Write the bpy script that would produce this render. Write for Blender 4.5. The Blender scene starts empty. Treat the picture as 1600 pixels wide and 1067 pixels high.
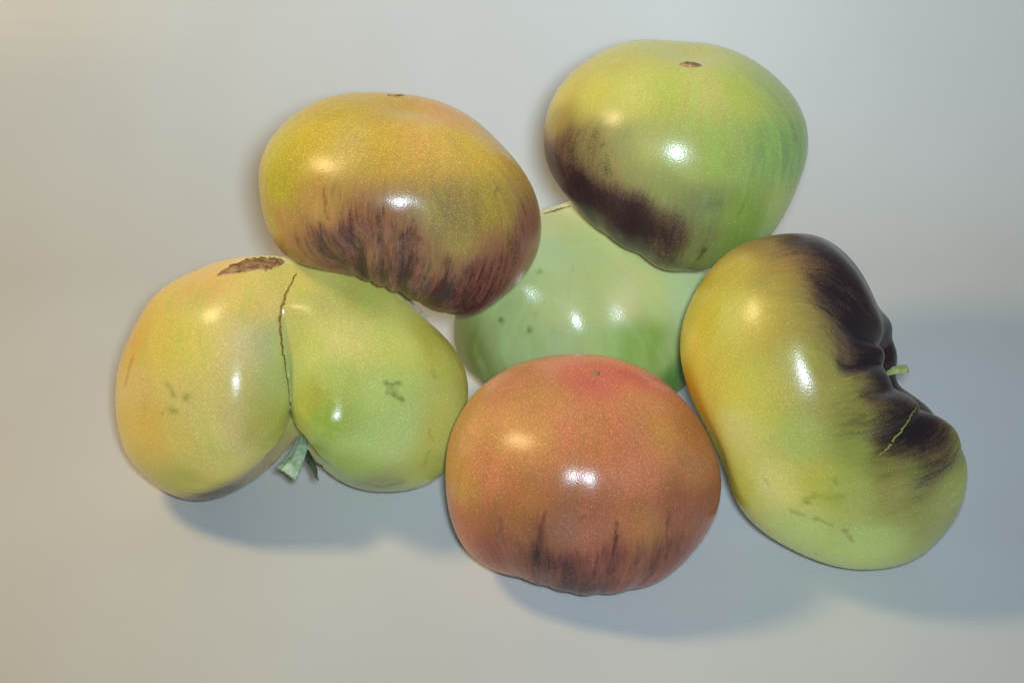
import bpy, math
import numpy as np

# ---------------------------------------------------------------- camera, lamps, exposure
sc = bpy.context.scene
cd = bpy.data.cameras.new('camera'); camera = bpy.data.objects.new('camera', cd); sc.collection.objects.link(camera)
camera.location = (0.0, -0.71287, 0.49794)
camera.rotation_euler = (math.radians(90-33), 0, 0)
cd.lens = 78.7; cd.sensor_width = 36; cd.clip_start = 0.01; cd.clip_end = 20
sc.camera = camera
world = bpy.data.worlds.new('World'); sc.world = world; world.use_nodes = True
bg = world.node_tree.nodes['Background']; bg.inputs[0].default_value = (0.62, 0.72, 0.9, 1); bg.inputs[1].default_value = 0.045
def lamp(name, loc, aim, size, power, col):
    l = bpy.data.lights.new(name, 'AREA'); l.shape = 'DISK'; l.size = size; l.energy = power; l.color = col
    o = bpy.data.objects.new(name, l); sc.collection.objects.link(o); o.location = loc
    d = np.array(aim)-np.array(loc)
    from mathutils import Vector
    o.rotation_euler = Vector(d).to_track_quat('-Z', 'Y').to_euler()
    return o
# the camera's own flash, a little above and right of the lens, and a warm ceiling lamp up on the left
FLASH = lamp('camera_flash', (0.018, -0.69, 0.505), (0.06, 0.14, 0.11), 0.045, 0.93, (0.67, 0.85, 1.0))
FLASH.data.spread = math.radians(64)
WARM = lamp('warm_room_lamp', (-0.42, -0.10, 0.58), (0.05, 0.05, 0.03), 0.14, 1.74, (1.0, 0.74, 0.37))
sc.view_settings.view_transform = 'Standard'; sc.view_settings.look = 'None'
sc.view_settings.exposure = 0; sc.view_settings.gamma = 1; sc.view_settings.use_curve_mapping = False
sc.cycles.use_denoising = True; sc.cycles.max_bounces = 8

# ---- geometry of a beefsteak tomato (numpy only) ----
def unit(v):
    v = np.asarray(v, float); return v/np.linalg.norm(v)
def frame(stem, ref):
    """rows = local x, y, z axes in world; z = stem direction, x = ref made square to it"""
    z = unit(stem); x = np.asarray(ref, float); x = unit(x - z*np.dot(x, z)); y = np.cross(z, x)
    return np.array([x, y, z])
def wrap(a): return (a + math.pi) % (2*math.pi) - math.pi
def sstep(a, b, x):
    k = np.clip((x-a)/(b-a), 0, 1); return k*k*(3-2*k)
def body(T, nt=180, nf=360):
    """local vertices, grid nt+1 rows of nf columns; row 0 = stem pole"""
    t = np.linspace(0, math.pi, nt+1)[:, None]; f = (np.arange(nf)/nf*2*math.pi)[None, :]
    n = T.get('sq', 2.3)
    s, co = np.sin(t), np.cos(t)
    q = (np.abs(s)**n + np.abs(co)**n)**(-1/n)
    out = np.ones_like(f)
    for k, A, ph in T.get('outline', []): out = out + A*np.cos(k*(f-math.radians(ph)))
    rho = s*q*out
    z = np.where(co > 0, T['ct'], T['cb'])*co*q*np.ones_like(f)
    cut = np.zeros_like(rho)
    for ph, dep, w, t0, t1, sh in T.get('creases', []):    # azimuth, depth, width, fade start and end, sharpness
        d = wrap(f - math.radians(ph)); w = math.radians(w)
        prof = sh*np.exp(-(np.sqrt(d*d + (0.15*w)**2) - 0.15*w)/w) + (1-sh)*np.exp(-(d/w)**2)
        S = 1 - sstep(t0*math.pi, t1*math.pi, t)
        cut = cut + dep*prof*S
    rho = rho*(1-cut)
    z = z*(1-0.55*cut)
    dep, w = T.get('cavity', (0.2, 0.3))
    z = z - np.where(co > 0, dep*np.exp(-(rho/w)**2), 0)
    dep, w = T.get('dimple', (0.05, 0.25))
    z = z + np.where(co < 0, dep*np.exp(-(rho/w)**2), 0)
    ax, ay, az = T['axes']
    P = np.stack([rho*np.cos(f)*ax, rho*np.sin(f)*ay, z*az + 0*f], -1)
    bx = T.get('bend', 0.0)           # banana bend: the ends along local x turn toward the stem side
    if bx: P[..., 2] += bx*(P[..., 0]/ax)**2*az
    return P, t*np.ones_like(f), f*np.ones_like(t)
def knobs(P, T):
    """local swellings: direction (local), height, angular width"""
    d = P/np.linalg.norm(P, axis=-1, keepdims=True); Q = P.copy()
    for v, h, w in T.get('knobs', []):
        v = unit(v); a = np.arccos(np.clip(d@v, -1, 1))
        Q = Q + (h*np.exp(-(a/math.radians(w))**2))[..., None]*v
    return Q
def bumps(P, T):
    """gentle hand-grown unevenness in local space"""
    sd = T.get('seed', 1); rng = np.random.RandomState(sd)
    d = P/np.linalg.norm(P, axis=-1, keepdims=True)
    acc = np.zeros(P.shape[:-1])
    for i in range(14):
        k = rng.normal(size=3)*(2.2+i*0.35); acc += np.sin(d@k*1.0 + rng.uniform(0, 6.28))/(3+i)
    return P*(1 + T.get('lump', 0.012)*acc)[..., None]
def shape(T, nt=180, nf=360):
    P, t, f = body(T, nt, nf)
    P = knobs(bumps(P, T), T)
    F = frame(T['stem'], T['ref'])
    W = P@F                                     # offsets from the centre, world directions
    if 'girth' in T:                            # swelling and pinching round one of the fruit's own axes
        ax, ux, uy, co = T['girth']; ax, ux, uy = map(np.asarray, (ax, ux, uy))
        a, u, v = W@ax, W@ux, W@uy
        th = np.arctan2(v, u); r = np.hypot(u, v)
        sc = np.ones_like(th)*co[0]
        m = (len(co)-1)//2
        for k in range(1, m+1): sc = sc + co[2*k-1]*np.cos(k*th) + co[2*k]*np.sin(k*th)
        wt = sstep(0.0, T['gr'], r)
        sc = co[0] + (sc-co[0])*wt
        W = a[..., None]*ax + (u*sc)[..., None]*ux + (v*sc)[..., None]*uy
    return W, P, t, f

FRUIT = {
'L': dict(
    stem=[0.03,-0.76,-0.65],
    ref=[1,0,0.06],
    axes=[0.056,0.047,0.04],
    ct=1,
    cb=1,
    sq=2.25,
    outline=[[2,0.05,0]],
    creases=[[86,0.14,15,0.58,1.0,0.55],[86,0.44,7,0.42,0.62,1.0],[-88,0.12,14,0.4,0.8,0.5],[118,0.05,9,0.25,0.6,0.3],[58,0.04,9,0.3,0.6,0.3]],
    cavity=[0.3,0.22],
    dimple=[0.05,0.3],
    knobs=[[[0.3,0.77,0.57],0.0065,17]],
    seed=3,
    girth=[[0.0981,-0.8266,0.5542],[0.9952,0.0823,-0.0535],[-0.0014,0.5568,0.8306],[1.0444,-0.0263,0.0053,0.0766,-0.025,0.0291,-0.1399,-0.086,-0.0212,-0.0048,0.0394,0.0242,0.006,0.0093,-0.0085,-0.0007,0.003,0.0003,0.0041,0.0051,0.0053,0.0051,0.0009,0.0029,-0.0035,-0.0033,0.0002]],
    gr=0.024,
    C=[-0.08,-0.0394,0.0464],
    keys=[((-52.3,-22.7,10.9),(231,194,112),0),((-25.0,-4.0,41.6),(231,185,105),0),((-12.9,-14.3,40.2),(231,203,105),0),((-4.6,-15.0,38.0),(228,203,117),0),((-30.6,-37.3,10.9),(227,205,122),0),((-24.7,-42.9,-7.5),(224,202,108),0),((-0.9,-23.9,14.2),(190,194,109),0),((-23.1,-31.3,-29.5),(152,120,84),0.75),((-12.2,-26.4,-23.5),(164,142,95),0.3),((-32.5,-39.9,-18.8),(201,181,73),0.1),((13.3,-13.9,39.6),(200,188,105),0),((6.1,-4.6,42.0),(216,193,100),0),((26.3,-8.3,38.7),(184,172,81),0),((18.5,-33.4,23.4),(196,200,103),0),((35.3,-34.0,15.9),(199,206,118),0),((9.4,-36.6,14.9),(180,173,62),0),((21.6,-39.6,-12.1),(155,171,70),0.1),((34.2,-33.8,-24.2),(152,153,84),0.42),((48.2,-32.8,-19.8),(178,175,82),0.1),((-53.7,-8.4,18.8),(231,183,80),0),((-42.8,-17.8,25.0),(231,199,91),0),((-32.9,-22.8,28.1),(231,209,97),0),((-23.5,-25.1,30.2),(231,210,109),0),((-16.9,-26.0,30.5),(231,205,144),0),((-11.1,-25.2,29.9),(220,203,149),0),((-2.8,-20.3,27.4),(197,195,132),0),((4.3,-19.8,26.7),(197,185,84),0),((11.4,-24.7,29.4),(214,207,102),0),((18.2,-26.1,30.4),(231,212,131),0),((26.7,-24.3,29.5),(222,207,119),0),((39.7,-18.8,25.6),(214,203,105),0),((52.4,-8.0,18.6),(196,178,68),0),((58.0,2.8,10.5),(175,141,61),0),((-55.3,-28.1,-5.2),(227,187,91),0),((-44.8,-35.7,-0.0),(228,182,85),0),((-37.6,-38.9,2.2),(223,198,102),0),((-24.0,-41.0,4.1),(225,209,118),0),((-17.3,-42.4,5.0),(221,198,135),0),((-8.6,-40.8,4.1),(199,182,94),0),((-3.1,-36.7,0.6),(171,166,65),0),((16.2,-45.8,7.5),(149,172,58),0),((22.7,-45.6,7.2),(185,193,97),0),((31.0,-42.5,4.8),(191,204,120),0),((42.1,-37.3,1.4),(197,204,126),0),((52.6,-29.5,-4.3),(198,187,92),0)],
    marks=[([(-39.4,-30.6,16.3),(-38.2,-32.0,15.3),(-37.5,-33.3,14.0)],1.4,(140,132,18),0.6),([(-33.0,-35.4,13.4),(-31.9,-35.0,14.5)],1.4,(145,138,25),0.55),([(-38.0,-36.2,8.7),(-36.0,-36.6,9.4)],1.63,(128,130,16),0.6),([(-41.8,-35.0,6.9),(-41.8,-35.0,6.9)],0.7,(90,90,40),0.7),([(36.4,-31.9,18.0),(38.0,-31.4,17.4),(40.1,-30.3,17.1),(41.6,-30.0,16.1)],0.82,(75,85,30),0.7),([(36.8,-33.8,15.0),(38.4,-33.2,14.5),(40.4,-32.7,13.3),(42.1,-32.7,11.2)],0.93,(80,80,30),0.7),([(38.0,-32.0,16.7),(38.9,-32.7,14.7)],1.4,(110,120,45),0.5),([(-54.4,-13.4,15.4),(-54.6,-14.7,14.3),(-55.2,-15.8,12.8),(-55.7,-16.8,11.3),(-56.1,-17.9,9.7),(-56.4,-18.6,8.4)],1.4,(150,120,60),0.6),([(51.0,-31.0,-3.4),(52.0,-31.0,-7.5)],0.93,(140,140,60),0.5),([(25.1,-32.3,-24.3),(26.9,-32.5,-24.8),(28.7,-32.5,-25.3),(30.6,-32.4,-25.9),(32.6,-31.1,-27.6),(34.3,-29.9,-29.1),(36.0,-31.9,-26.6),(37.9,-33.3,-24.6),(39.3,-33.7,-23.8),(41.1,-34.2,-22.4)],1.16,(70,75,60),0.55),([(49.0,-33.6,-15.5),(49.9,-33.2,-13.0),(50.9,-32.4,-10.8)],1.16,(110,120,50),0.4),([(52.3,-19.9,14.3),(52.9,-21.2,12.3)],1.16,(130,125,60),0.4)],
    ),
'P': dict(
    stem=[0.1,0.25,-1],
    ref=[1,0,0],
    axes=[0.0515,0.048,0.044],
    ct=1,
    cb=1,
    sq=2.3,
    creases=[[76,0.055,15,0.75,1.05,0.0],[40,0.05,14,0.75,1.05,0.0],[115,0.05,16,0.75,1.05,0.0]],
    cavity=[0.2,0.3],
    dimple=[0.08,0.35],
    knobs=[[[-0.58,0.18,-0.79],0.009,28]],
    seed=5,
    girth=[[-0.0337,-0.8449,0.5339],[0.9994,-0.0283,0.0184],[-0.0004,0.5342,0.8454],[0.9427,-0.005,-0.0098,0.0132,0.0087,-0.012,-0.001,0.0018,-0.0007,0.0051,-0.0068,-0.0024,0.0134,-0.003,-0.0108,0.0017,0.0031,0.0053,0.0003]],
    gr=0.0264,
    C=[0.0288,0.0089,0.0419],
    keys=[((-14.7,-21.3,37.8),(195,200,141),0),((-12.2,4.0,39.4),(211,200,127),0),((1.8,-13.7,38.6),(201,201,128),0),((1.1,-28.3,34.0),(202,199,125),0),((31.6,-31.6,-7.9),(88,127,53),0),((-28.6,-34.4,25.8),(171,184,119),0),((-21.5,-35.6,26.4),(189,189,124),0),((-17.0,-36.2,26.9),(195,200,125),0),((-7.9,-38.0,27.5),(210,208,146),0),((0.7,-36.9,27.5),(201,195,124),0),((10.5,-36.7,26.8),(226,208,151),0),((24.6,-31.7,24.0),(202,202,123),0),((31.7,-27.7,21.9),(196,202,149),0),((-45.1,-25.9,2.3),(129,131,60),0),((-41.5,-30.7,5.6),(123,126,54),0),((-35.4,-35.7,8.7),(159,169,103),0),((-28.7,-38.8,11.1),(177,184,124),0),((-21.7,-40.8,12.3),(171,184,114),0),((-12.4,-43.9,14.3),(189,195,141),0),((1.0,-44.9,14.9),(189,195,124),0),((7.9,-43.6,14.4),(184,196,118),0),((12.6,-43.1,13.7),(142,175,80),0),((19.6,-41.6,12.8),(166,181,91),0),((23.2,-40.0,11.8),(130,154,43),0),((28.2,-36.1,9.0),(173,181,111),0)],
    marks=[([(-32.4,-35.4,19.7),(-32.2,-35.7,19.1)],1.22,(60,110,35),0.85),([(-22.6,-39.3,18.4),(-22.7,-39.4,17.9)],1.34,(80,115,45),0.8),([(-18.8,-27.8,35.7),(-18.8,-28.2,35.4)],1.47,(105,150,70),0.7),([(-20.9,-37.4,23.6),(-20.3,-37.8,23.0)],0.98,(130,160,90),0.5),([(-13.7,-42.1,18.6),(-13.7,-42.1,18.6)],0.98,(130,170,100),0.5),([(-6.3,-25.9,35.3),(-6.0,-26.4,35.2)],0.98,(140,165,90),0.5)],
    ),
'R': dict(
    stem=[-0.06,-0.12,-1],
    ref=[1,0,0],
    axes=[0.045,0.043,0.036],
    ct=1,
    cb=1,
    sq=2.4,
    creases=[[79,0.035,7,0.45,0.8,0.4],[97,0.03,7,0.45,0.85,0.3],[111,0.035,7,0.45,0.8,0.4],[60,0.035,8,0.45,0.8,0.4],[128,0.03,8,0.4,0.8,0.3]],
    cavity=[0.25,0.3],
    dimple=[0.03,0.2],
    seed=7,
    girth=[[-0.0319,-0.8044,0.5933],[0.9995,-0.0268,0.0174],[0.0019,0.5935,0.8048],[1.049,-0.0192,0.0074,0.0043,-0.0099,-0.0062,-0.0195,0.005,0.0011,0.0118,-0.0063,0.0026,-0.0029,0.0025,0.0019,0.0019,-0.0042,-0.0008,-0.0]],
    gr=0.0216,
    C=[0.0249,-0.0861,0.0357],
    keys=[((-0.3,17.1,35.5),(212,119,85),0),((-24.9,4.1,34.8),(200,130,80),0),((-16.3,-6.6,36.9),(201,138,75),0),((3.0,1.8,36.5),(211,109,85),0),((16.7,8.2,34.7),(207,104,79),0),((18.2,-3.0,34.5),(203,133,77),0),((-33.1,-23.8,20.9),(211,132,82),0),((-41.8,-19.7,9.8),(199,140,62),0),((17.2,-31.9,23.9),(210,131,93),0),((34.6,-21.8,19.3),(178,120,72),0.1),((-18.4,-36.6,15.0),(197,129,69),0.12),((0.3,-41.8,8.2),(182,103,72),0.08),((30.4,-31.8,8.4),(161,90,60),0.3),((-24.6,-37.2,-0.7),(150,95,60),0.48),((-15.2,-39.4,-4.4),(139,85,60),0.85),((-3.5,-42.3,-7.6),(161,85,66),0.75),((9.0,-41.5,-2.9),(182,85,66),0.6),((17.7,-39.6,-4.1),(161,106,60),0.5),((28.6,-33.9,-6.4),(139,85,60),0.6),((37.3,-26.6,4.3),(150,90,55),0.35),((-33.3,-31.8,-5.1),(150,74,60),0.48),((-3.3,-39.8,-16.5),(129,74,55),0.85),((-16.2,-38.8,7.2),(161,95,60),0.38),((-44.3,-0.3,18.2),(192,132,66),0),((-37.6,-10.1,25.2),(213,148,82),0),((-26.7,-17.8,30.5),(217,154,82),0),((-14.1,-21.9,33.3),(216,154,82),0),((-6.8,-22.9,34.0),(216,133,93),0),((2.3,-22.7,34.1),(206,138,77),0),((8.5,-21.7,33.4),(207,122,82),0),((17.3,-19.2,31.5),(202,127,87),0),((24.1,-16.1,29.4),(197,138,66),0),((35.4,-7.9,23.8),(177,111,55),0),((-42.1,-22.7,-6.7),(171,94,59),0.05),((-35.5,-30.1,-0.8),(164,105,49),0.07),((-22.4,-37.7,5.0),(168,110,50),0.12),((-10.0,-40.6,7.2),(155,101,76),0.14),((-5.8,-40.9,7.6),(160,120,92),0.08),((0.3,-41.8,8.2),(182,114,87),0.08),((15.3,-39.6,6.6),(188,125,67),0.06),((21.7,-36.4,4.0),(178,119,61),0.08)],
    marks=[([(-14.1,-38.2,13.8),(-14.1,-38.7,12.0),(-14.2,-39.0,10.2),(-14.7,-39.1,8.4),(-14.7,-39.3,6.2)],0.56,(50,30,28),0.85),([(-15.2,-39.1,6.5),(-15.2,-39.3,4.4),(-15.7,-39.3,2.2),(-16.2,-39.3,-0.0),(-16.1,-39.2,-2.2),(-16.5,-38.9,-4.9)],2.23,(50,32,30),0.6),([(9.4,-40.0,10.0),(9.3,-40.3,8.1),(9.2,-40.6,6.2),(9.5,-40.8,4.3),(9.4,-41.0,2.4),(9.2,-41.3,-0.2),(8.5,-41.5,-2.8),(8.3,-41.6,-5.5)],0.67,(60,40,25),0.8),([(8.5,-41.5,-2.8),(7.8,-41.6,-5.1),(7.6,-41.5,-7.4),(7.3,-41.2,-9.7)],1.56,(60,35,30),0.5),([(27.0,-33.4,9.5),(27.3,-33.5,7.6),(27.0,-33.9,5.4),(26.9,-34.2,3.1),(27.1,-34.2,1.2),(27.0,-34.5,-1.1),(26.8,-34.8,-3.4),(27.1,-34.7,-5.4)],0.67,(70,40,30),0.6),([(-28.4,-33.8,6.8),(-28.5,-34.0,5.2),(-28.1,-34.6,3.3),(-28.1,-34.8,1.3),(-28.1,-35.0,-0.6),(-27.9,-35.1,-2.9)],0.67,(80,50,35),0.5),([(-2.3,-40.7,11.8),(-1.3,-40.6,12.8)],0.89,(110,75,50),0.6),([(19.3,16.9,32.1),(20.8,16.3,31.6),(22.7,16.2,30.6)],0.67,(130,80,50),0.5)],
    ),
'K': dict(
    stem=[0.95,0.17,0.2],
    ref=[-0.45,0.15,0.86],
    axes=[0.058,0.042,0.037],
    ct=1,
    cb=1,
    sq=2.35,
    creases=[[34,0.13,10,0.34,0.62,0.5],[54,0.13,10,0.32,0.6,0.45],[71,0.08,7,0.3,0.55,0.5],[86,0.2,9,0.34,0.56,0.75],[-8,0.06,12,0.3,0.5,0.3],[-80,0.05,12,0.28,0.5,0.3],[108,0.03,8,0.3,0.5,0.3]],
    cavity=[0.75,0.36],
    dimple=[0.05,0.3],
    knobs=[[[0.26,-0.42,0.8],0.017,36],[[0.55,0.52,0.6],-0.007,24],[[0.75,0.3,0.75],0.004,18],[[0.35,-0.55,0.7],0.004,16]],
    bend=0.22,
    seed=11,
    girth=[[-0.1345,-0.8142,0.5647],[0.9909,-0.1129,0.0733],[0.0041,0.5695,0.822],[1.0795,-0.01,-0.0217,0.0839,-0.1547,0.0896,-0.031,0.0235,-0.0231,0.0096,-0.0037,0.0015,-0.0238,-0.0022,-0.0239,0.0068,-0.0132,0.011,-0.007,0.007,0.0014,0.0057,0.0015,0.0036,0.0016,0.0007,0.0019]],
    gr=0.0222,
    C=[0.1051,-0.0766,0.0566],
    keys=[((-43.9,-0.5,26.8),(209,169,56),0),((-29.4,7.5,52.3),(186,158,62),0),((-30.4,-26.8,13.8),(207,186,109),0),((-11.5,-26.6,38.3),(179,168,81),0),((-10.8,-38.2,16.4),(178,181,97),0),((-8.4,-39.7,-19.1),(186,191,106),0),((13.4,-41.2,-25.9),(181,190,105),0),((43.5,-27.5,3.2),(147,150,74),0.35),((5.7,-30.9,26.8),(157,150,69),0.15),((-18.7,15.0,57.3),(157,120,63),0.35),((-10.1,17.7,58.4),(136,100,63),0.75),((-0.2,11.8,58.3),(116,80,63),0.95),((8.2,5.7,53.1),(95,70,63),1),((12.5,0.6,46.4),(95,70,63),1),((24.1,23.4,21.7),(95,70,63),1),((29.8,29.9,6.8),(95,70,63),1),((-7.5,1.7,58.0),(147,110,63),0.62),((-14.0,-0.7,56.8),(168,130,63),0.22),((-18.2,-4.3,54.4),(181,152,67),0.1),((0.3,-4.9,52.5),(105,80,63),0.95),((9.9,-6.3,40.7),(105,80,63),0.95),((-2.2,-13.1,47.6),(147,120,63),0.4),((-8.8,-13.4,50.2),(168,145,74),0.2),((4.4,-17.5,37.7),(126,100,63),0.65),((12.1,-11.9,31.6),(105,80,63),0.95),((18.9,-12.9,24.4),(105,80,63),0.95),((6.9,-21.6,29.9),(147,125,63),0.42),((-0.6,-24.2,37.0),(163,150,74),0.15),((21.8,-26.2,20.2),(105,80,63),0.9),((16.5,-30.4,21.2),(136,115,63),0.58),((10.0,-33.8,21.4),(147,140,63),0.3),((21.8,-34.6,8.0),(136,120,63),0.5),((17.1,-37.9,6.0),(147,140,63),0.25),((31.0,-29.1,9.3),(116,90,63),0.9),((37.5,-29.2,6.9),(126,100,63),0.8),((35.0,-33.7,3.2),(136,120,63),0.55),((28.2,-37.5,0.2),(147,150,74),0.35),((10.6,-37.0,10.5),(164,165,76),0.1),((-44.4,11.3,30.9),(178,150,20),0),((-38.4,-2.4,39.0),(193,164,46),0),((-33.4,-7.5,42.5),(203,184,87),0),((-26.6,-12.3,45.4),(208,183,82),0),((-20.5,-14.7,47.2),(198,168,67),0),((-15.0,-16.4,47.9),(178,153,72),0.08),((-42.3,-3.6,9.1),(196,132,26),0),((-38.2,-16.3,18.1),(201,167,63),0),((-30.8,-24.8,23.5),(202,177,63),0),((-24.8,-28.5,26.1),(202,187,83),0),((-19.1,-30.5,28.2),(193,177,83),0),((-3.1,-32.9,29.5),(174,157,81),0.08),((-29.0,-19.0,-19.9),(164,137,35),0),((-25.3,-32.2,-10.2),(185,172,70),0),((-19.6,-37.7,-6.1),(207,192,116),0),((-13.7,-40.5,-4.0),(217,196,106),0),((-5.8,-42.6,-2.2),(196,181,66),0),((0.2,-43.3,-1.6),(180,175,76),0),((8.9,-43.0,-2.2),(180,175,91),0),((22.3,-40.0,-4.6),(165,150,75),0.1),((43.3,-31.5,-10.6),(156,156,84),0)],
    marks=[([(-8.4,-41.9,-7.7),(-7.2,-42.3,-6.4),(-5.5,-42.7,-5.1),(-3.5,-43.0,-4.9),(-2.3,-43.2,-4.8),(-0.7,-43.3,-4.6),(1.1,-43.5,-5.1),(2.8,-43.6,-5.1),(4.5,-43.6,-5.0)],1.56,(126,136,24),0.5),([(-8.3,-41.9,-8.3),(-6.5,-42.3,-8.6)],0.89,(90,88,30),0.8),([(-11.9,-40.0,-12.9),(-10.0,-40.5,-13.7),(-8.1,-41.0,-14.6)],1.12,(140,132,40),0.6),([(-4.7,-41.8,-15.1),(-3.0,-42.2,-15.0),(-1.1,-42.4,-16.1),(-0.1,-42.4,-16.7),(1.8,-42.6,-17.2)],0.89,(128,118,40),0.6),([(-1.5,-43.3,-4.7),(0.5,-43.4,-5.8),(2.5,-43.6,-6.9)],3.13,(150,160,40),0.4),([(5.6,-42.7,-18.9),(7.4,-42.2,-21.7),(9.1,-41.6,-24.4)],1.12,(140,115,60),0.7),([(1.9,-42.8,2.7),(1.6,-43.1,0.9)],0.89,(120,125,50),0.5),([(-1.0,-34.5,-35.7),(-0.9,-34.3,-36.1)],0.67,(60,70,40),0.7),([(4.2,-36.9,-34.7),(4.7,-37.7,-33.5)],0.67,(80,80,50),0.6),([(-20.8,-37.2,-2.0),(-19.9,-37.7,-3.8)],0.67,(110,100,50),0.5),([(-5.3,-12.8,49.5),(-3.6,-12.2,48.9),(-1.7,-11.7,47.9),(0.4,-11.1,46.4)],0.67,(55,38,40),0.6)],
    ),
'TL': dict(
    stem=[-0.1,-0.15,-1],
    ref=[0.9,0,-0.35],
    axes=[0.044,0.042,0.035],
    ct=1,
    cb=1,
    sq=2.35,
    creases=[[114,0.1,7,0.36,0.68,0.45],[100,0.09,6,0.36,0.66,0.45],[86,0.09,7,0.36,0.68,0.45],[70,0.07,8,0.36,0.68,0.4],[52,0.05,8,0.36,0.65,0.4],[130,0.07,8,0.36,0.65,0.4]],
    cavity=[0.35,0.3],
    seed=13,
    girth=[[0.0499,-0.8695,0.4914],[0.9988,0.0419,-0.0272],[0.0031,0.4922,0.8705],[1.0367,0.0169,0.0466,0.0638,-0.1159,-0.0438,-0.0206,0.0071,0.0056,0.0119,-0.0057,0.0066,0.0002,0.0088,-0.0052,-0.0075,-0.0061,0.0003,0.0042]],
    gr=0.021,
    C=[-0.0394,-0.0257,0.1096],
    keys=[((-40.9,-19.6,15.6),(185,166,45),0),((-22.0,0.5,36.6),(195,160,55),0),((-4.6,1.8,35.8),(193,151,49),0),((17.1,5.0,31.7),(204,142,71),0),((-25.0,-32.4,15.5),(195,144,76),0.12),((-20.9,-34.2,4.3),(165,103,78),0.72),((-7.6,-37.4,8.7),(165,108,78),0.5),((5.1,-38.8,7.2),(160,113,78),0.5),((21.9,-36.5,3.1),(173,144,73),0.08),((32.7,-30.9,4.7),(150,103,68),0.3),((43.5,-21.8,-3.1),(130,78,57),0.55),((-17.3,-30.8,-5.2),(150,93,68),0.85),((0.3,-37.3,-3.8),(150,93,68),0.85),((17.9,-37.6,-3.7),(160,122,68),0.35),((26.3,-35.2,-7.7),(140,78,63),0.75),((37.0,-28.5,-9.2),(140,73,57),0.6),((17.5,-36.5,-14.6),(130,78,63),0.9),((30.6,-28.9,-21.9),(130,68,57),0.8),((-6.1,-36.0,0.3),(175,127,63),0.45),((-32.5,-28.2,-1.7),(170,113,57),0.4),((-39.8,-17.5,-9.8),(150,103,42),0.35),((-31.3,-21.3,-12.9),(130,88,42),0.6),((-41.6,-5.3,26.3),(198,175,71),0),((-32.3,-13.8,30.5),(208,174,56),0),((-25.2,-17.2,32.3),(208,169,61),0),((-16.2,-19.6,33.8),(209,174,91),0),((-3.3,-20.3,34.2),(207,164,65),0),((6.9,-19.1,33.6),(215,165,83),0),((15.7,-16.6,32.0),(212,166,77),0),((26.0,-8.7,27.9),(206,160,56),0),((36.0,8.0,18.2),(194,139,59),0),((-44.2,-16.2,2.4),(183,152,39),0),((-38.8,-23.6,6.7),(187,132,69),0.12),((13.5,-37.1,14.6),(157,134,84),0),((21.9,-34.7,13.3),(158,129,73),0),((32.6,-29.6,10.1),(170,141,53),0)],
    marks=[([(-23.2,-30.0,23.2),(-23.4,-30.8,21.6),(-23.6,-31.6,20.1),(-23.7,-32.3,18.2),(-23.2,-33.0,16.6),(-22.8,-33.7,14.7),(-22.3,-34.2,13.2)],0.68,(60,50,30),0.7),([(6.6,-37.8,15.8),(6.0,-38.3,14.0),(5.3,-38.7,11.8),(3.5,-39.0,9.9),(2.3,-39.0,7.7)],0.79,(60,38,42),0.8),([(8.0,-39.1,8.5),(6.5,-39.0,5.9)],0.68,(60,40,40),0.6),([(34.4,-20.4,18.0),(34.1,-22.6,17.0),(33.8,-24.5,15.8)],0.56,(80,70,40),0.6),([(-14.5,-36.3,13.2),(-14.9,-36.0,10.5),(-14.9,-35.4,7.5),(-15.6,-34.9,4.9)],0.9,(60,38,42),0.5),([(25.2,-35.9,-4.2),(23.8,-36.5,-7.0)],1.13,(60,38,42),0.6)],
    ),
'TR': dict(
    stem=[-0.15,-0.12,-1],
    ref=[1,0,0],
    axes=[0.046,0.044,0.038],
    ct=1,
    cb=1,
    sq=2.35,
    creases=[[110,0.04,10,0.35,0.6,0.4],[75,0.03,10,0.35,0.6,0.4],[140,0.03,10,0.35,0.6,0.4]],
    cavity=[0.3,0.3],
    seed=17,
    girth=[[-0.0725,-0.879,0.4714],[0.9974,-0.061,0.0396],[-0.0061,0.473,0.881],[1.007,0.0163,0.025,-0.0072,-0.021,-0.0118,0.0357,0.0171,-0.005,-0.0039,-0.0043,0.0017,-0.0003,-0.0008,0.0079,0.0034,0.0012,-0.0005,-0.0036]],
    gr=0.0228,
    C=[0.0588,0.0002,0.1156],
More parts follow.
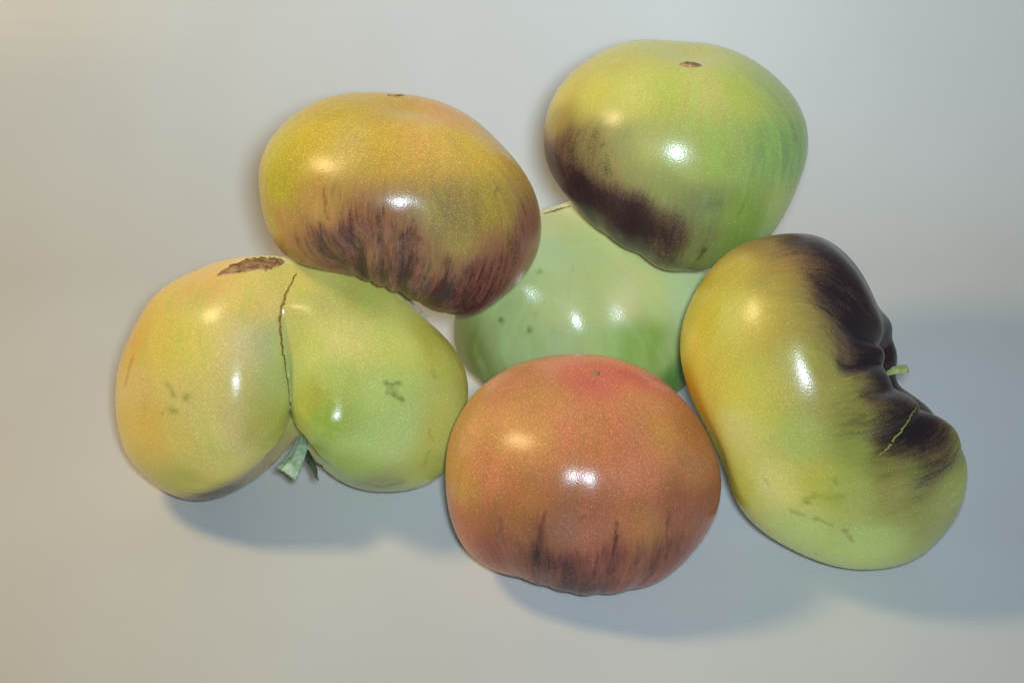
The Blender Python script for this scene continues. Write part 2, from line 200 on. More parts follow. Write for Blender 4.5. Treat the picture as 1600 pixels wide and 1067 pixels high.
    keys=[((-40.5,-19.7,13.2),(169,137,67),0.73),((-42.7,-11.4,18.5),(169,137,57),0.3),((-22.9,-4.0,37.2),(186,167,85),0),((-2.5,6.4,37.2),(182,168,94),0),((-31.9,-28.9,15.5),(169,147,76),0.48),((-25.7,-34.2,11.3),(169,151,81),0.53),((-35.8,-24.1,0.4),(123,91,67),1),((-25.2,-34.5,-1.3),(123,91,67),1),((-14.2,-39.7,-3.3),(123,101,67),0.98),((-5.9,-43.0,8.3),(153,156,86),0.25),((-3.8,-44.1,-8.5),(123,119,67),0.88),((7.2,-43.4,1.2),(133,137,86),0.2),((7.7,-42.2,-9.5),(133,137,76),0.3),((18.7,-40.5,-2.8),(137,153,64),0.13),((25.6,-36.3,-8.0),(123,147,57),0.22),((6.0,-38.9,-20.8),(123,137,57),0.3),((19.5,-37.8,-14.7),(113,137,48),0.25),((33.8,-29.1,-4.7),(153,153,82),0.05),((-13.7,-35.8,-17.2),(113,101,67),0.98),((-7.2,-40.1,-18.6),(123,142,67),0.63),((-42.6,-16.7,3.9),(143,101,67),0.93),((-14.9,-39.1,13.9),(153,151,86),0.2),((-40.3,-2.5,25.5),(192,166,70),0),((-29.4,-15.2,31.6),(199,179,80),0),((-16.0,-21.6,35.0),(200,185,95),0),((-4.6,-23.2,35.6),(183,177,80),0),((7.8,-22.3,35.4),(193,177,99),0),((20.0,-18.2,33.1),(175,172,79),0),((31.9,-10.0,29.1),(156,157,93),0),((-21.5,-35.3,18.0),(169,151,96),0.2),((-12.7,-38.2,19.5),(183,178,98),0),((0.9,-39.9,20.2),(177,178,106),0),((8.8,-39.2,19.7),(162,168,73),0),((17.7,-37.0,18.5),(162,167,92),0),((29.2,-31.2,15.7),(136,152,83),0),((39.2,-22.4,10.8),(121,138,83),0)],
    marks=[([(-28.0,-30.8,18.8),(-26.5,-31.2,20.3)],0.7,(90,65,40),0.7),([(-17.7,-38.6,0.9),(-17.9,-38.2,-2.2)],0.7,(50,35,40),0.6),([(-2.9,-44.5,-5.7),(-3.7,-44.1,-8.1),(-4.1,-43.7,-10.6),(-4.9,-42.9,-13.3),(-5.2,-41.9,-16.1)],1.16,(50,38,40),0.75),([(20.6,-39.6,1.3),(19.7,-40.1,-2.2)],0.7,(70,80,40),0.6),([(8.8,-40.0,-16.4),(7.6,-39.2,-19.3),(6.8,-38.0,-22.1)],0.93,(45,45,30),0.7),([(-21.0,-37.3,3.0),(-21.2,-37.1,0.3),(-21.8,-36.5,-2.8)],0.93,(50,35,40),0.5),([(8.9,-43.0,3.0),(11.2,-42.5,3.0),(13.5,-42.0,2.2)],2.09,(90,100,70),0.35)],
    ),
}
LINES = {
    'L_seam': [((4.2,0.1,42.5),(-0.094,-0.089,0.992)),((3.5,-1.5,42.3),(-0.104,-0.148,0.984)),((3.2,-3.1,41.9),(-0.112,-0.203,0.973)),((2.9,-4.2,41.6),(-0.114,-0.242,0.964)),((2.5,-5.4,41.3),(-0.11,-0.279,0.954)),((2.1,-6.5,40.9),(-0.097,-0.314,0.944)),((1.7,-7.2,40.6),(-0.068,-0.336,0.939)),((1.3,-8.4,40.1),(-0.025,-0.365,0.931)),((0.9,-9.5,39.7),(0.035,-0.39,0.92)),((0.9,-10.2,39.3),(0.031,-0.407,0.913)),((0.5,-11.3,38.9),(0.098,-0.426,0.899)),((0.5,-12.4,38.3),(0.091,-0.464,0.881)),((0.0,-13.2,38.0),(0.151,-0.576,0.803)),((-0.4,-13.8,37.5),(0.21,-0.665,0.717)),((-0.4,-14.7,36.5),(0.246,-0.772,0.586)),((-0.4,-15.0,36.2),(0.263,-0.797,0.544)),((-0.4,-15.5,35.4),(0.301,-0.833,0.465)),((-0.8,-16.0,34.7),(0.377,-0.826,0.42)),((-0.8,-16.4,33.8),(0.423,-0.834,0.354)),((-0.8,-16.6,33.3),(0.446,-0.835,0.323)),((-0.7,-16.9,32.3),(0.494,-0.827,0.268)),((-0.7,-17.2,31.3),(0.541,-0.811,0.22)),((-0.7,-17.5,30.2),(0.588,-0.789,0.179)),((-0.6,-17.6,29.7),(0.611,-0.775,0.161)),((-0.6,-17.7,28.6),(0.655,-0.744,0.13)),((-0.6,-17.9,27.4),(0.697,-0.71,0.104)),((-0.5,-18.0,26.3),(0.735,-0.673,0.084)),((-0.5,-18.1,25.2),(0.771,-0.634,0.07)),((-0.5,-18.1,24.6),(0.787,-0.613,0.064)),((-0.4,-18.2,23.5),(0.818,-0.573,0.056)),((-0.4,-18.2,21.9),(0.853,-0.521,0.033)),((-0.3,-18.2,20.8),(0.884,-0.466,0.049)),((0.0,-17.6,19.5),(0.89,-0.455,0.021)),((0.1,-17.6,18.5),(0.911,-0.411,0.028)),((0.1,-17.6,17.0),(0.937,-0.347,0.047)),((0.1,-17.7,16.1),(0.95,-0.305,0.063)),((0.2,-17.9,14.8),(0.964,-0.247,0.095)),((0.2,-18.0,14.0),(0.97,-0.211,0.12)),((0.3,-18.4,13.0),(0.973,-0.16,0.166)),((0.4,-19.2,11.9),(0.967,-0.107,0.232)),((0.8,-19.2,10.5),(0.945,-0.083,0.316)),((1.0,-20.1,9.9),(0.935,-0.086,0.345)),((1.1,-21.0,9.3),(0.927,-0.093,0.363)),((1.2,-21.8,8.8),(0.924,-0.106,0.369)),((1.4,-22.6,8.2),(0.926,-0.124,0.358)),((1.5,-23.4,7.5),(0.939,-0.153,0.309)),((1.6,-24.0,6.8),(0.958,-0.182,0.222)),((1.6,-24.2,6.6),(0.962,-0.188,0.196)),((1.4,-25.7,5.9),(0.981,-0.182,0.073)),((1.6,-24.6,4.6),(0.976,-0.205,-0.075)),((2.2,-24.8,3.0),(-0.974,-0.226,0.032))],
    'L_scar_top': [((-24.6,-1.3,42.1),(-0.312,-0.076,0.947)),((-22.4,2.2,42.8),(-0.266,0.029,0.963)),((-19.6,4.6,43.3),(-0.194,0.113,0.975)),((-15.1,8.1,43.3),(-0.084,0.227,0.97)),((-11.0,10.7,42.8),(-0.005,0.297,0.955)),((-6.7,12.4,42.0),(0.09,0.329,0.94)),((-2.6,12.5,41.4),(0.169,0.309,0.936)),((-0.7,9.6,41.9),(0.139,0.205,0.969))],
    'L_scar_bot': [((-24.3,-1.8,42.1),(-0.309,-0.09,0.947)),((-20.0,-2.0,43.3),(-0.225,-0.087,0.97)),((-14.2,-2.5,44.1),(-0.04,-0.106,0.993)),((-9.6,-1.3,44.0),(0.1,-0.088,0.991)),((-5.7,-0.0,43.6),(0.19,-0.068,0.979)),((-3.4,2.1,43.2),(0.219,-0.011,0.976)),((-1.3,5.5,42.6),(0.196,0.083,0.977)),((-0.6,8.3,42.1),(0.143,0.167,0.976))],
    'K_seam': [((30.2,-20.7,15.7),(0.777,-0.169,0.607)),((29.4,-22.5,16.0),(0.746,-0.335,0.575)),((28.9,-23.7,15.7),(0.747,-0.486,0.455)),((28.0,-24.8,15.8),(0.709,-0.578,0.403)),((27.5,-25.7,15.3),(0.684,-0.677,0.273)),((26.9,-26.5,14.7),(0.64,-0.753,0.152)),((26.4,-26.9,14.1),(0.595,-0.801,0.065)),((26.1,-27.2,13.5),(0.567,-0.823,0.025)),((25.4,-27.6,12.9),(0.551,-0.834,0.033)),((25.1,-27.9,12.3),(0.532,-0.831,0.16)),((24.4,-28.5,11.7),(0.478,-0.775,0.413)),((23.8,-29.2,11.2),(0.384,-0.654,0.652)),((22.9,-30.4,10.7),(0.321,-0.572,0.755)),((22.0,-30.9,10.7),(0.333,-0.585,0.739)),((21.4,-31.9,10.2),(0.303,-0.564,0.769)),((20.7,-32.9,9.7),(0.291,-0.577,0.763)),((20.4,-33.6,9.3),(0.283,-0.598,0.75)),((19.9,-33.9,9.3),(0.286,-0.607,0.742)),((19.1,-34.8,8.8),(0.283,-0.643,0.712)),((18.2,-35.6,8.4),(0.279,-0.68,0.678)),((17.8,-36.2,7.9),(0.273,-0.709,0.65)),((16.7,-36.6,7.9),(0.275,-0.725,0.631)),((16.3,-37.1,7.4),(0.269,-0.752,0.602)),((15.4,-37.8,7.0),(0.264,-0.782,0.564))],
    'P_scar': [((-16.7,8.9,38.4),(-0.107,0.209,0.972)),((-15.7,10.0,38.3),(-0.133,0.217,0.967)),((-14.4,10.5,38.4),(-0.158,0.21,0.965)),((-13.1,10.6,38.6),(-0.183,0.19,0.965)),((-11.9,11.5,38.7),(-0.216,0.198,0.956)),((-10.7,11.9,38.9),(-0.245,0.192,0.951)),((-9.7,12.3,39.1),(-0.264,0.187,0.946)),((-8.1,12.2,39.5),(-0.283,0.167,0.944)),((-6.9,12.0,39.9),(-0.291,0.149,0.945))],
    'R_scar': [((3.9,9.2,36.0),(0.045,0.031,0.999))],
    'TR_scar': [((-0.8,-5.8,38.5),(0.121,0.075,0.99)),((0.3,-5.9,38.3),(0.108,0.088,0.99)),((1.3,-6.3,38.3),(0.093,0.089,0.992)),((1.8,-6.9,38.3),(0.079,0.076,0.994)),((2.9,-7.1,38.2),(0.065,0.078,0.995)),((3.7,-7.3,38.2),(0.058,0.079,0.995)),((4.5,-7.3,38.1),(0.053,0.081,0.995)),((5.4,-6.9,38.1),(0.051,0.096,0.994)),((6.5,-6.4,37.9),(0.051,0.111,0.992)),((7.5,-5.8,37.8),(0.052,0.125,0.991))],
    'TL_scar': [((-4.3,17.4,33.5),(0.111,0.248,0.962)),((-3.4,17.3,33.4),(0.115,0.238,0.964)),((-2.4,17.3,33.3),(0.119,0.227,0.966)),((-1.5,17.6,33.1),(0.119,0.229,0.966)),((-0.6,18.3,32.8),(0.117,0.244,0.963)),((0.4,19.3,32.4),(0.115,0.272,0.955)),((1.6,19.9,32.1),(0.121,0.287,0.95))],
    'L_stem': [((5.1,-22.7,-12.5),(0,0,1)),((5.2,-29.5,-11.6),(0,0,1)),((3.6,-35.5,-12.8),(0,0,1)),((1.9,-40.0,-13.7),(0,0,1)),((1.0,-40.9,-14.7),(0,0,1))],
    'TL_stem': [((35.8,3.1,33.6),(0.616,0.127,0.777)),((36.6,3.7,32.8),(0.638,0.14,0.757)),((37.3,4.3,32.0),(0.658,0.154,0.737)),((38.1,4.9,31.3),(0.675,0.169,0.718)),((39.2,6.0,29.9),(0.698,0.197,0.689)),((39.8,6.6,29.0),(0.708,0.215,0.673)),((40.4,6.7,28.3),(0.718,0.218,0.662)),((41.4,7.3,27.0),(0.727,0.237,0.645)),((42.1,8.4,25.8),(0.729,0.268,0.63)),((42.7,8.5,25.1),(0.729,0.277,0.626)),((43.4,8.1,24.5),(0.728,0.274,0.629)),((44.2,8.0,23.5),(0.723,0.281,0.631)),((44.7,8.0,23.1),(0.72,0.286,0.633)),((45.4,7.6,22.4),(0.713,0.287,0.64)),((46.1,7.3,21.8),(0.706,0.289,0.647)),((47.0,7.3,20.8),(0.697,0.301,0.65)),((47.7,7.0,20.1),(0.691,0.303,0.656)),((48.8,6.5,19.3),(0.685,0.302,0.663))],
    'L_sepal_a': [((6.2,-26.8,-14.9),(0,0,1)),((9.0,-33.7,-14.7),(0,0,1)),((10.5,-36.7,-15.6),(0,0,1)),((11.1,-39.1,-17.2),(0,0,1)),((12.0,-39.7,-18.1),(0,0,1))],
    'L_sepal_b': [((3.9,-26.3,-13.9),(0,0,1)),((7.6,-32.2,-14.1),(0,0,1)),((9.9,-33.9,-15.1),(0,0,1)),((13.3,-34.2,-16.0),(0,0,1))],
    'K_stem': [((19.1,18.8,0.2),(0,0,1)),((25.2,22.3,-0.0),(0,0,1)),((30.1,24.8,-0.3),(0,0,1)),((33.3,26.3,-0.8),(0,0,1)),((35.5,26.8,-1.1),(0,0,1))],
}

# ---------------------------------------------------------------- helpers
def srgb(c):
    c = np.asarray(c, float)/255
    return np.where(c <= 0.04045, c/12.92, ((c+0.055)/1.055)**2.4)
def mesh_obj(name, V, faces, mat, parent=None, smooth=True):
    me = bpy.data.meshes.new(name); me.from_pydata([tuple(v) for v in V], [], faces); me.update()
    if smooth: me.polygons.foreach_set('use_smooth', [True]*len(me.polygons))
    o = bpy.data.objects.new(name, me); sc.collection.objects.link(o); me.materials.append(mat)
    if parent: o.parent = parent
    return o
class N:
    """tiny node-graph helper"""
    def __init__(s, name):
        s.m = bpy.data.materials.new(name); s.m.use_nodes = True; s.t = s.m.node_tree
        s.b = s.t.nodes['Principled BSDF']
    def n(s, kind, ins={}, **props):
        x = s.t.nodes.new(kind)
        for k, v in props.items(): setattr(x, k, v)
        for k, v in ins.items(): s.set(x.inputs[k], v)
        return x
    def set(s, sock, v):
        if hasattr(v, 'is_output'): s.t.links.new(v, sock)
        else: sock.default_value = v
    def math(s, op, a, b=0.0, clamp=False):
        x = s.n('ShaderNodeMath', {0: a, 1: b}, operation=op); x.use_clamp = clamp; return x.outputs[0]
    def ramp(s, v, a, b, lo=0.0, hi=1.0):
        return s.n('ShaderNodeMapRange', {0: v, 1: a, 2: b, 3: lo, 4: hi}, interpolation_type='SMOOTHSTEP').outputs[0]
    def mix(s, f, a, b, mode='MIX'):
        x = s.n('ShaderNodeMix', data_type='RGBA', blend_type=mode)
        s.set(x.inputs[0], f); s.set(x.inputs[6], a); s.set(x.inputs[7], b); return x.outputs[2]
    def noise(s, vec, scale, detail=3, rough=0.5):
        return s.n('ShaderNodeTexNoise', {'Vector': vec, 'Scale': scale, 'Detail': detail, 'Roughness': rough}).outputs[0]
def rgba(c): return tuple(srgb(c).tolist())+(1.0,)

# ---------------------------------------------------------------- backdrop
def backdrop_material():
    g = N('grey_paper'); tc = g.n('ShaderNodeTexCoord').outputs['Object']
    f = g.noise(tc, 2200, 2); big = g.noise(tc, 9, 3)
    col = g.mix(g.ramp(big, 0.3, 0.7), rgba((222, 220, 215)), rgba((226, 225, 221)))
    g.set(g.b.inputs['Base Color'], col); g.set(g.b.inputs['Roughness'], 0.36)
    bmp = g.n('ShaderNodeBump', {'Height': f, 'Strength': 0.06, 'Distance': 0.0004})
    g.set(g.b.inputs['Normal'], bmp.outputs[0]); g.set(g.b.inputs['Specular IOR Level'], 0.35)
    return g.m
prof = [(-0.9, 0.0)] + [(y, 0.0) for y in np.linspace(-0.7, 0.11, 12)]
R0, tilt = 0.18, math.radians(74)
for a in np.linspace(0, tilt, 26)[1:]: prof.append((0.11+R0*math.sin(a), R0*(1-math.cos(a))))
y1, z1 = prof[-1]
for k in np.linspace(0, 0.9, 8)[1:]: prof.append((y1+k*math.cos(tilt), z1+k*math.sin(tilt)))
prof = [(a[0]+(b[0]-a[0])*k/4, a[1]+(b[1]-a[1])*k/4) for a, b in zip(prof[:-1], prof[1:]) for k in range(4)]+[prof[-1]]
xs = np.linspace(-1.3, 1.3, 161)
def sag(x, y): return 0.00035*(math.sin(19*x+7*y)+math.sin(31*y-11*x+1.3)+0.7*math.sin(47*x+23*y+2))-0.0011
V = [(x, y, z+sag(x, y)) for (y, z) in prof for x in xs]
nx = len(xs)
Fc = [(i*nx+j, i*nx+j+1, (i+1)*nx+j+1, (i+1)*nx+j) for i in range(len(prof)-1) for j in range(nx-1)]
paper = mesh_obj('paper_backdrop', V, Fc, backdrop_material()); paper['kind'] = 'structure'
paper['label'] = 'pale grey sheet of paper under and behind the tomatoes'

# ---------------------------------------------------------------- tomato skin
def skin_material(name, dark, plum, alt, streak=13.0, streak_len=2.2, edge=0.9, gloss=0.21, grain=1.0, base_var=0.12, sss=0.12):
    g = N(name)
    tc = g.n('ShaderNodeTexCoord').outputs['Object']
    tint = g.n('ShaderNodeAttribute', attribute_name='tint').outputs['Color']
    purple = g.n('ShaderNodeAttribute', attribute_name='purple').outputs['Fac']
    mark = g.n('ShaderNodeAttribute', attribute_name='mark')
    mer = g.n('ShaderNodeAttribute', attribute_name='merid').outputs['Vector']
    sv = g.n('ShaderNodeVectorMath', {0: mer, 1: (streak, streak, streak_len)}, operation='MULTIPLY').outputs[0]
    s1 = g.noise(sv, 1.0, 4, 0.6)
    sv2 = g.n('ShaderNodeVectorMath', {0: mer, 1: (streak*3.3, streak*3.3, streak_len*2.6)}, operation='MULTIPLY').outputs[0]
    s2 = g.noise(sv2, 1.0, 3, 0.6)
    blot = g.noise(tc, 70, 3, 0.55)
    fine = g.noise(tc, 2300, 1, 0.5)
    # ground colour: slow streaks and mottling of the ripening skin
    v = g.math('ADD', g.math('MULTIPLY', g.math('SUBTRACT', s1, 0.5), base_var*1.6), g.math('MULTIPLY', g.math('SUBTRACT', blot, 0.5), base_var*1.3))
    v = g.math('ADD', v, g.math('MULTIPLY', g.math('SUBTRACT', g.ramp(fine, 0.45, 0.85), 0.2), 0.42*grain))
    v = g.math('ADD', v, 1.0)
    hue = g.math('ADD', g.math('MULTIPLY', s1, 0.75), g.math('MULTIPLY', g.noise(tc, 26, 2), 0.25))
    tint = g.mix(g.math('MULTIPLY', g.ramp(hue, 0.47, 0.68), 0.34), tint, alt)
    base = g.mix(1.0, tint, g.n('ShaderNodeCombineColor', {0: v, 1: v, 2: v}).outputs[0], 'MULTIPLY')
    # pale pinpoint flecks
    vo = g.n('ShaderNodeTexVoronoi', {'Vector': tc, 'Scale': 1500.0}, feature='F1')
    fleck = g.math('MULTIPLY', g.ramp(vo.outputs['Distance'], 0.30, 0.12), g.ramp(g.n('ShaderNodeSeparateColor', {0: vo.outputs['Color']}).outputs[0], 0.7, 0.76))
    base = g.mix(g.math('MULTIPLY', fleck, 0.5*min(1.0, grain)), base, rgba((235, 222, 170)))
    # dark shoulders, broken into streaks that run stem to blossom
    k = g.math('ADD', g.math('MULTIPLY', g.math('SUBTRACT', s1, 0.5), edge*1.15), g.math('MULTIPLY', g.math('SUBTRACT', s2, 0.5), edge*0.75))
    k = g.math('ADD', k, g.math('MULTIPLY', g.math('SUBTRACT', fine, 0.5), 1.1))
    k = g.math('ADD', k, g.math('MULTIPLY', g.math('SUBTRACT', blot, 0.5), 0.5))
    amount = g.math('MULTIPLY', g.ramp(g.math('ADD', purple, k), 0.18, 1.02), g.ramp(purple, 0.02, 0.3))
    veil = g.math('MULTIPLY', g.ramp(g.math('ADD', purple, g.math('MULTIPLY', k, 0.35)), 0.02, 0.62), 0.72)
    col = g.mix(veil, base, g.mix(1.0, plum, g.n('ShaderNodeCombineColor', {0: v, 1: v, 2: v}).outputs[0], 'MULTIPLY'))
    col = g.mix(g.math('MULTIPLY', amount, 0.94), col, dark)
    mk = g.math('MULTIPLY', mark.outputs['Alpha'], g.ramp(g.math('ADD', fine, g.math('MULTIPLY', s2, 0.8)), 0.45, 1.0, 0.35, 1.0), True)
    col = g.mix(mk, col, mark.outputs['Color'])
    g.set(g.b.inputs['Base Color'], col)
    rgh = g.math('ADD', gloss, g.math('MULTIPLY', blot, 0.10))
    g.set(g.b.inputs['Roughness'], rgh)
    g.set(g.b.inputs['Specular IOR Level'], 0.4); g.set(g.b.inputs['Diffuse Roughness'], 1.0)
    g.set(g.b.inputs['Subsurface Weight'], sss); g.set(g.b.inputs['Subsurface Radius'], (1.0, 0.6, 0.25)); g.set(g.b.inputs['Subsurface Scale'], 0.004)
    pores = g.noise(tc, 1900, 0, 0.5)
    b1 = g.n('ShaderNodeBump', {'Height': pores, 'Strength': 0.2, 'Distance': 0.00018})
    b2 = g.n('ShaderNodeBump', {'Height': g.noise(tc, 45, 2), 'Strength': 0.10, 'Distance': 0.002, 'Normal': b1.outputs[0]})
    g.set(g.b.inputs['Normal'], b2.outputs[0])
    return g.m
def seg_dist(P, a, b):
    ab = b-a; L = (ab*ab).sum()+1e-12; k = np.clip(((P-a)@ab)/L, 0, 1)
    return np.linalg.norm(P-a-k[:, None]*ab, axis=1)
def tomato(key, name, label, mat, nt=220, nf=440):
    T = FRUIT[key]
    W, P, t, f = shape(T, nt, nf)
    base = W[..., 2].min()
    root = bpy.data.objects.new(name, None); sc.collection.objects.link(root)
    C = np.array(T['C']); root.location = (C[0], C[1], C[2]+base); root.empty_display_size = 0.02
    root['label'] = label; root['category'] = 'tomato'
    # poles welded to one vertex each
    V = np.concatenate([W[0, :1], W[1:-1].reshape(-1, 3), W[-1, :1]])
    idx = lambda i, j: 1+(i-1)*nf+(j % nf)
    faces = [(0, idx(1, j+1), idx(1, j)) for j in range(nf)]
    for i in range(1, nt-1):
        faces += [(idx(i, j), idx(i, j+1), idx(i+1, j+1), idx(i+1, j)) for j in range(nf)]
    last = len(V)-1
    faces += [(last, idx(nt-1, j), idx(nt-1, j+1)) for j in range(nf)]
    faces = [q[::-1] for q in faces]
    o = mesh_obj('fruit', V, faces, mat, root)
    o.location = (0, 0, -base)
    tt = np.concatenate([t[0, :1], t[1:-1].ravel(), t[-1, :1]]); ff = np.concatenate([f[0, :1], f[1:-1].ravel(), f[-1, :1]])
    K = np.array([k[0] for k in T['keys']])/1000
    cols = np.array([srgb(k[1]) for k in T['keys']]); pur = np.array([k[2] for k in T['keys']])
    d2 = ((V[:, None, :]-K[None])**2).sum(-1)
    w = 1/(d2+0.007**2)**2.2
    w /= w.sum(1, keepdims=True)
    tint = w@cols; pp = w@pur
    groove = np.zeros(len(V))                    # more purple in the grooves between ribs, where skin is already purple
    for ph, dep, wd, t0, t1, sh in T.get('creases', []):
        dd = wrap(ff-math.radians(ph)); groove += (dep/0.1)*np.exp(-(dd/math.radians(wd*0.55))**2)*(1-sstep(t0*math.pi, t1*math.pi*1.05, tt))
    pp = pp + 0.32*np.clip(groove, 0, 1.2)*sstep(0.1, 0.4, pp) - 0.10*sstep(0.1, 0.4, pp)*(pp < 0.8)
    me = o.data
    def put(nm, kind, arr, prop):
        a = me.attributes.new(nm, kind, 'POINT'); a.data.foreach_set(prop, np.ascontiguousarray(arr, dtype=np.float32).ravel())
    n1 = np.ones((len(V), 1))
    put('tint', 'FLOAT_COLOR', np.hstack([tint, n1]), 'color'); put('purple', 'FLOAT', pp, 'value')
    put('merid', 'FLOAT_VECTOR', np.stack([np.cos(ff), np.sin(ff), tt], 1), 'vector')
    mk = np.zeros((len(V), 4)); mk[:, :3] = 0.05
    Vw = V + 0.00035*np.stack([np.sin(V@np.array(a)+b) for a, b in (((700, 900, 300), 0.3), ((-400, 800, 900), 1.1), ((900, -500, 700), 2.0))], 1) \
           + 0.00025*np.stack([np.sin(V@np.array(a)+b) for a, b in (((1900, 700, -1300), 0.9), ((900, 2100, 600), 2.1), ((-1500, 1100, 1700), 0.2))], 1)
    for pl, wd, c, s in T['marks']:
        pl = np.array(pl)/1000; d = np.full(len(V), 9.0)
        for a, b in zip(pl[:-1], pl[1:]): d = np.minimum(d, seg_dist(Vw, a, b))
        al = 0.95*s*np.exp(-(d/(wd*0.00075))**2)
        m = al > mk[:, 3]; mk[m, :3] = srgb(c); mk[:, 3] = np.maximum(mk[:, 3], al)
    put('mark', 'FLOAT_COLOR', mk, 'color')
    return root, o
def tube(name, pts, radii, mat, parent, sides=10, off=None, flat=1.0, up=None):
    """a tapered stalk through pts; rings squashed by flat along up"""
    pts = np.array(pts, float); n = len(pts); V = []; Fs = []
    for i in range(n):
        d = unit(pts[min(i+1, n-1)]-pts[max(i-1, 0)])
        u0 = np.array(up[i] if up is not None else ((0, 0, 1) if abs(d[2]) < 0.9 else (1, 0, 0)), float)
        u = unit(u0-d*np.dot(u0, d)); v = np.cross(d, u)
        for k in range(sides):
            a = 2*math.pi*k/sides
            V.append(pts[i]+radii[i]*(flat*math.sin(a)*u+math.cos(a)*v))
    for i in range(n-1):
        for k in range(sides):
            Fs.append((i*sides+k, i*sides+(k+1) % sides, (i+1)*sides+(k+1) % sides, (i+1)*sides+k))
    Fs.append(tuple(range(sides))[::-1]); Fs.append(tuple((n-1)*sides+k for k in range(sides)))
    o = mesh_obj(name, V, Fs, mat, parent)
    if off is not None: o.location = off
    return o
def plain(name, c1, c2, scale, rough=0.7, bump=0.4, dist=0.0004):
    g = N(name); tc = g.n('ShaderNodeTexCoord').outputs['Object']
    f = g.noise(tc, scale, 4, 0.65)
    g.set(g.b.inputs['Base Color'], g.mix(g.ramp(f, 0.35, 0.65), rgba(c1), rgba(c2))); g.set(g.b.inputs['Roughness'], rough)
    bm = g.n('ShaderNodeBump', {'Height': f, 'Strength': bump, 'Distance': dist}); g.set(g.b.inputs['Normal'], bm.outputs[0])
    return g.m
M_cork = plain('corky_scar', (132, 94, 58), (190, 150, 104), 400, 0.85, 0.8)
M_seam_fold_shade = plain('brown_seam_fold_shade', (122, 92, 34), (165, 132, 50), 700, 0.8)
M_stem = plain('green_stalk', (146, 170, 128), (192, 208, 176), 300, 0.6)
M_yseam = plain('yellow_seam', (128, 120, 46), (168, 156, 74), 800, 0.7)
M_twig = plain('dry_style', (150, 140, 118), (190, 180, 160), 800, 0.7)
M_kstem = plain('pale_stalk', (150, 160, 84), (186, 190, 120), 300, 0.6)
M_sepal = plain('dark_sepal', (48, 60, 40), (70, 84, 52), 500, 0.7)

rootL, oL = tomato('L', 'tomato', 'yellow-green tomato split into two lobes, brown seam and corky scar on top, leftmost', skin_material('skin_yellow_green', rgba((58, 48, 46)), rgba((110, 92, 74)), rgba((172, 190, 82)), sss=0.15))
rootP, oP = tomato('P', 'tomato', 'pale mint green unripe tomato behind the red one, half hidden in the middle', skin_material('skin_pale_green', rgba((60, 110, 45)), rgba((90, 130, 60)), rgba((176, 204, 130)), gloss=0.2, grain=0.3, streak=9, sss=0.2))
rootR, oR = tomato('R', 'tomato', 'ripening red-orange tomato with dark streaks at its foot, in front', skin_material('skin_red', rgba((44, 27, 25)), rgba((146, 80, 68)), rgba((204, 108, 84)), streak=15, base_var=0.2, grain=1.7))
rootK, oK = tomato('K', 'tomato', 'kidney-shaped yellow-green tomato with ribbed dark purple shoulders, rightmost', skin_material('skin_kidney', rgba((36, 28, 33)), rgba((92, 64, 56)), rgba((182, 184, 74)), streak=14, edge=1.0))
rootTL, oTL = tomato('TL', 'tomato', 'orange-yellow tomato with purple-brown streaked underside resting on the two-lobed one', skin_material('skin_orange', rgba((46, 28, 27)), rgba((140, 88, 72)), rgba((186, 168, 60)), streak=13, edge=1.15, base_var=0.2, grain=1.7))
rootTR, oTR = tomato('TR', 'tomato', 'green tomato with purple lower left side on top of the pile, small brown scar', skin_material('skin_green', rgba((40, 25, 28)), rgba((104, 68, 58)), rgba((150, 186, 88)), streak=13, edge=0.5))
for r in (rootL, rootP, rootR, rootK, rootTL, rootTR): r['group'] = 'tomatoes piled on grey paper'

# ---------------------------------------------------------------- scars, seams and stalks
def line(n, lift=0.0):
    return [np.array(p)/1000+np.array(nn)*lift for p, nn in LINES[n]], [nn for p, nn in LINES[n]]
def dense(pts, k=5):
    pts = np.array(pts); o = []
    for a, b in zip(pts[:-1], pts[1:]):
        for i in range(k): o.append(a+(b-a)*i/k)
    return np.array(o+[pts[-1]])
rng = np.random.RandomState(4)
def seam(n, name, w, mat, obj, root, lift, jag=0.0):
    p, u = line(n, lift); q = dense(p, 2); uu = dense(u, 2)
    q = q + rng.normal(size=q.shape)*jag
    r = w*(0.55+0.45*np.sin(np.linspace(0.15, math.pi-0.15, len(q))))*rng.uniform(0.8, 1.2, len(q))
    return tube(name, q, r, mat, root, 8, obj.location, 0.35, uu)
seam('L_seam', 'seam', 0.00048, M_seam_fold_shade, oL, rootL, 0.0001, 0.00012)  # real seam on top; lower down, a dark line painting the cleft's shade
seam('K_seam', 'seam', 0.00036, M_yseam, oK, rootK, 0.0001, 0.00015)
seam('P_scar', 'blossom_scar', 0.0007, M_cork, oP, rootP, 0.0001, 0.0001)
seam('TL_scar', 'blossom_scar', 0.0007, M_cork, oTL, rootTL, 0.0001, 0.0001)
def strip(name, top, bot, mat, obj, root, rows=9):
    a, na = line(top); b, nb = line(bot); a, b, na, nb = dense(a, 5), dense(b, 5), dense(na, 5), dense(nb, 5)
    V = []
    for i in range(len(a)):
        for j in range(rows):
            k = j/(rows-1); p = a[i]*(1-k)+b[i]*k; n = unit(na[i]*(1-k)+nb[i]*k)
            e = math.sin(math.pi*k)**0.5*math.sin(math.pi*(i+0.3)/(len(a)-0.4))**0.5
            V.append(p+n*(0.0016*e-0.0005+rng.normal()*0.0002*e)+(b[i]-a[i])*rng.normal()*0.04)
    Fs = [(i*rows+j, i*rows+j+1, (i+1)*rows+j+1, (i+1)*rows+j) for i in range(len(a)-1) for j in range(rows-1)]
    o = mesh_obj(name, V, Fs, mat, root); o.location = obj.location; return o
strip('corky_scar', 'L_scar_top', 'L_scar_bot', M_cork, oL, rootL)
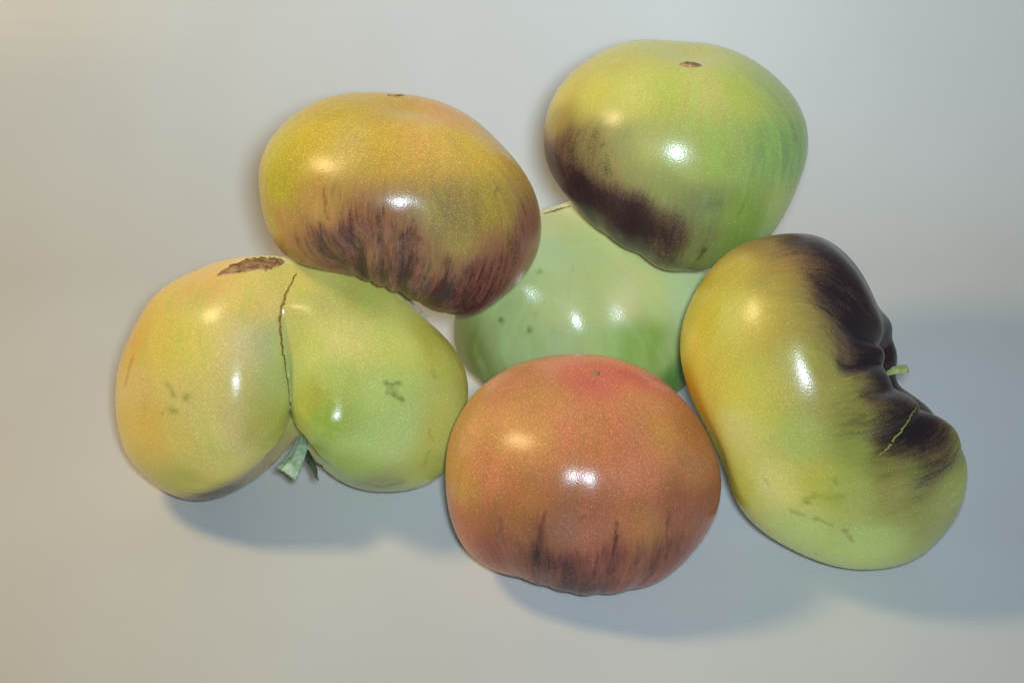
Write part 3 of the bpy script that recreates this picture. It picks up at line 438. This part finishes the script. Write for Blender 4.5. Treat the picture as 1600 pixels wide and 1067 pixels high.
def button(name, n, r, mat, obj, root, squash=1.0):
    p, u = line(n); c = np.mean(p, 0); nn = unit(np.mean(u, 0)); ex = unit(np.cross((0, 1, 0.2), nn)); ey = np.cross(nn, ex)
    V = [c+nn*0.0003]; Fs = []; m = 18
    for j, (rr, h) in enumerate(((0.35, 0.0001), (0.7, 0.0008), (1.0, 0.0004), (1.25, -0.0004))):
        for k in range(m):
            a = 2*math.pi*k/m; q = r*rr*rng.uniform(0.82, 1.18)
            V.append(c+ex*q*math.cos(a)+ey*q*math.sin(a)*squash+nn*h)
    Fs = [(0, 1+k, 1+(k+1) % m) for k in range(m)]
    for j in range(3): Fs += [(1+j*m+k, 1+(j+1)*m+k, 1+(j+1)*m+(k+1) % m, 1+j*m+(k+1) % m) for k in range(m)]
    o = mesh_obj(name, V, Fs, mat, root); o.location = obj.location; return o
button('blossom_scar', 'R_scar', 0.0011, M_cork, oR, rootR)
button('blossom_scar', 'TR_scar', 0.0034, M_cork, oTR, rootTR, 0.55)

L_ = np.array(FRUIT['L']['C'])-np.array(FRUIT['TL']['C'])
p, u = line('TL_stem', 0.0010); p = dense([q+L_ for q in p], 4); u = dense(u, 4)
tube('stem', p, np.linspace(0.0008, 0.0005, len(p)), M_twig, rootTL, 8, oTL.location, 0.7, u)
def stalk(n, name, r, mat, obj, root, ridges=5, amp=0.13):
    """a ridged green stalk, flared and torn at its free end"""
    p, u = line(n); p = dense(p, 4); m = len(p); sides = 30; V = []; Fs = []
    for i in range(m):
        d = unit(p[min(i+1, m-1)]-p[max(i-1, 0)]); a0 = unit(np.cross(d, (0.2, -0.4, 0.9))); b0 = np.cross(d, a0)
        rr = np.interp(i/(m-1), np.linspace(0, 1, len(r)), r)
        for k in range(sides):
            a = 2*math.pi*k/sides; q = rr*(1+amp*math.cos(ridges*a+0.6)+0.01*rng.normal())
            end = d*rng.uniform(-0.0004, 0.0004) if i == m-1 else 0
            V.append(p[i]+q*(math.cos(a)*a0+math.sin(a)*b0*0.75)+end)
    V.append(p[-1]-unit(p[-1]-p[-2])*0.0012)
    for i in range(m-1): Fs += [(i*sides+k, i*sides+(k+1) % sides, (i+1)*sides+(k+1) % sides, (i+1)*sides+k) for k in range(sides)]
    Fs += [((m-1)*sides+k, (m-1)*sides+(k+1) % sides, len(V)-1) for k in range(sides)]
    o = mesh_obj(name, V, Fs, mat, root); o.location = obj.location; return o
stalk('L_stem', 'stem', (0.0020, 0.0024, 0.0030, 0.0038, 0.0042), M_stem, oL, rootL)
stalk('K_stem', 'stem', (0.0016, 0.0014, 0.0014, 0.0015, 0.0017), M_kstem, oK, rootK)
for n in ('L_sepal_a', 'L_sepal_b'):
    p, u = line(n); p = dense(p, 4); tube('sepal', p, np.linspace(0.0016, 0.0003, len(p)), M_sepal, rootL, 8, oL.location, 0.5)
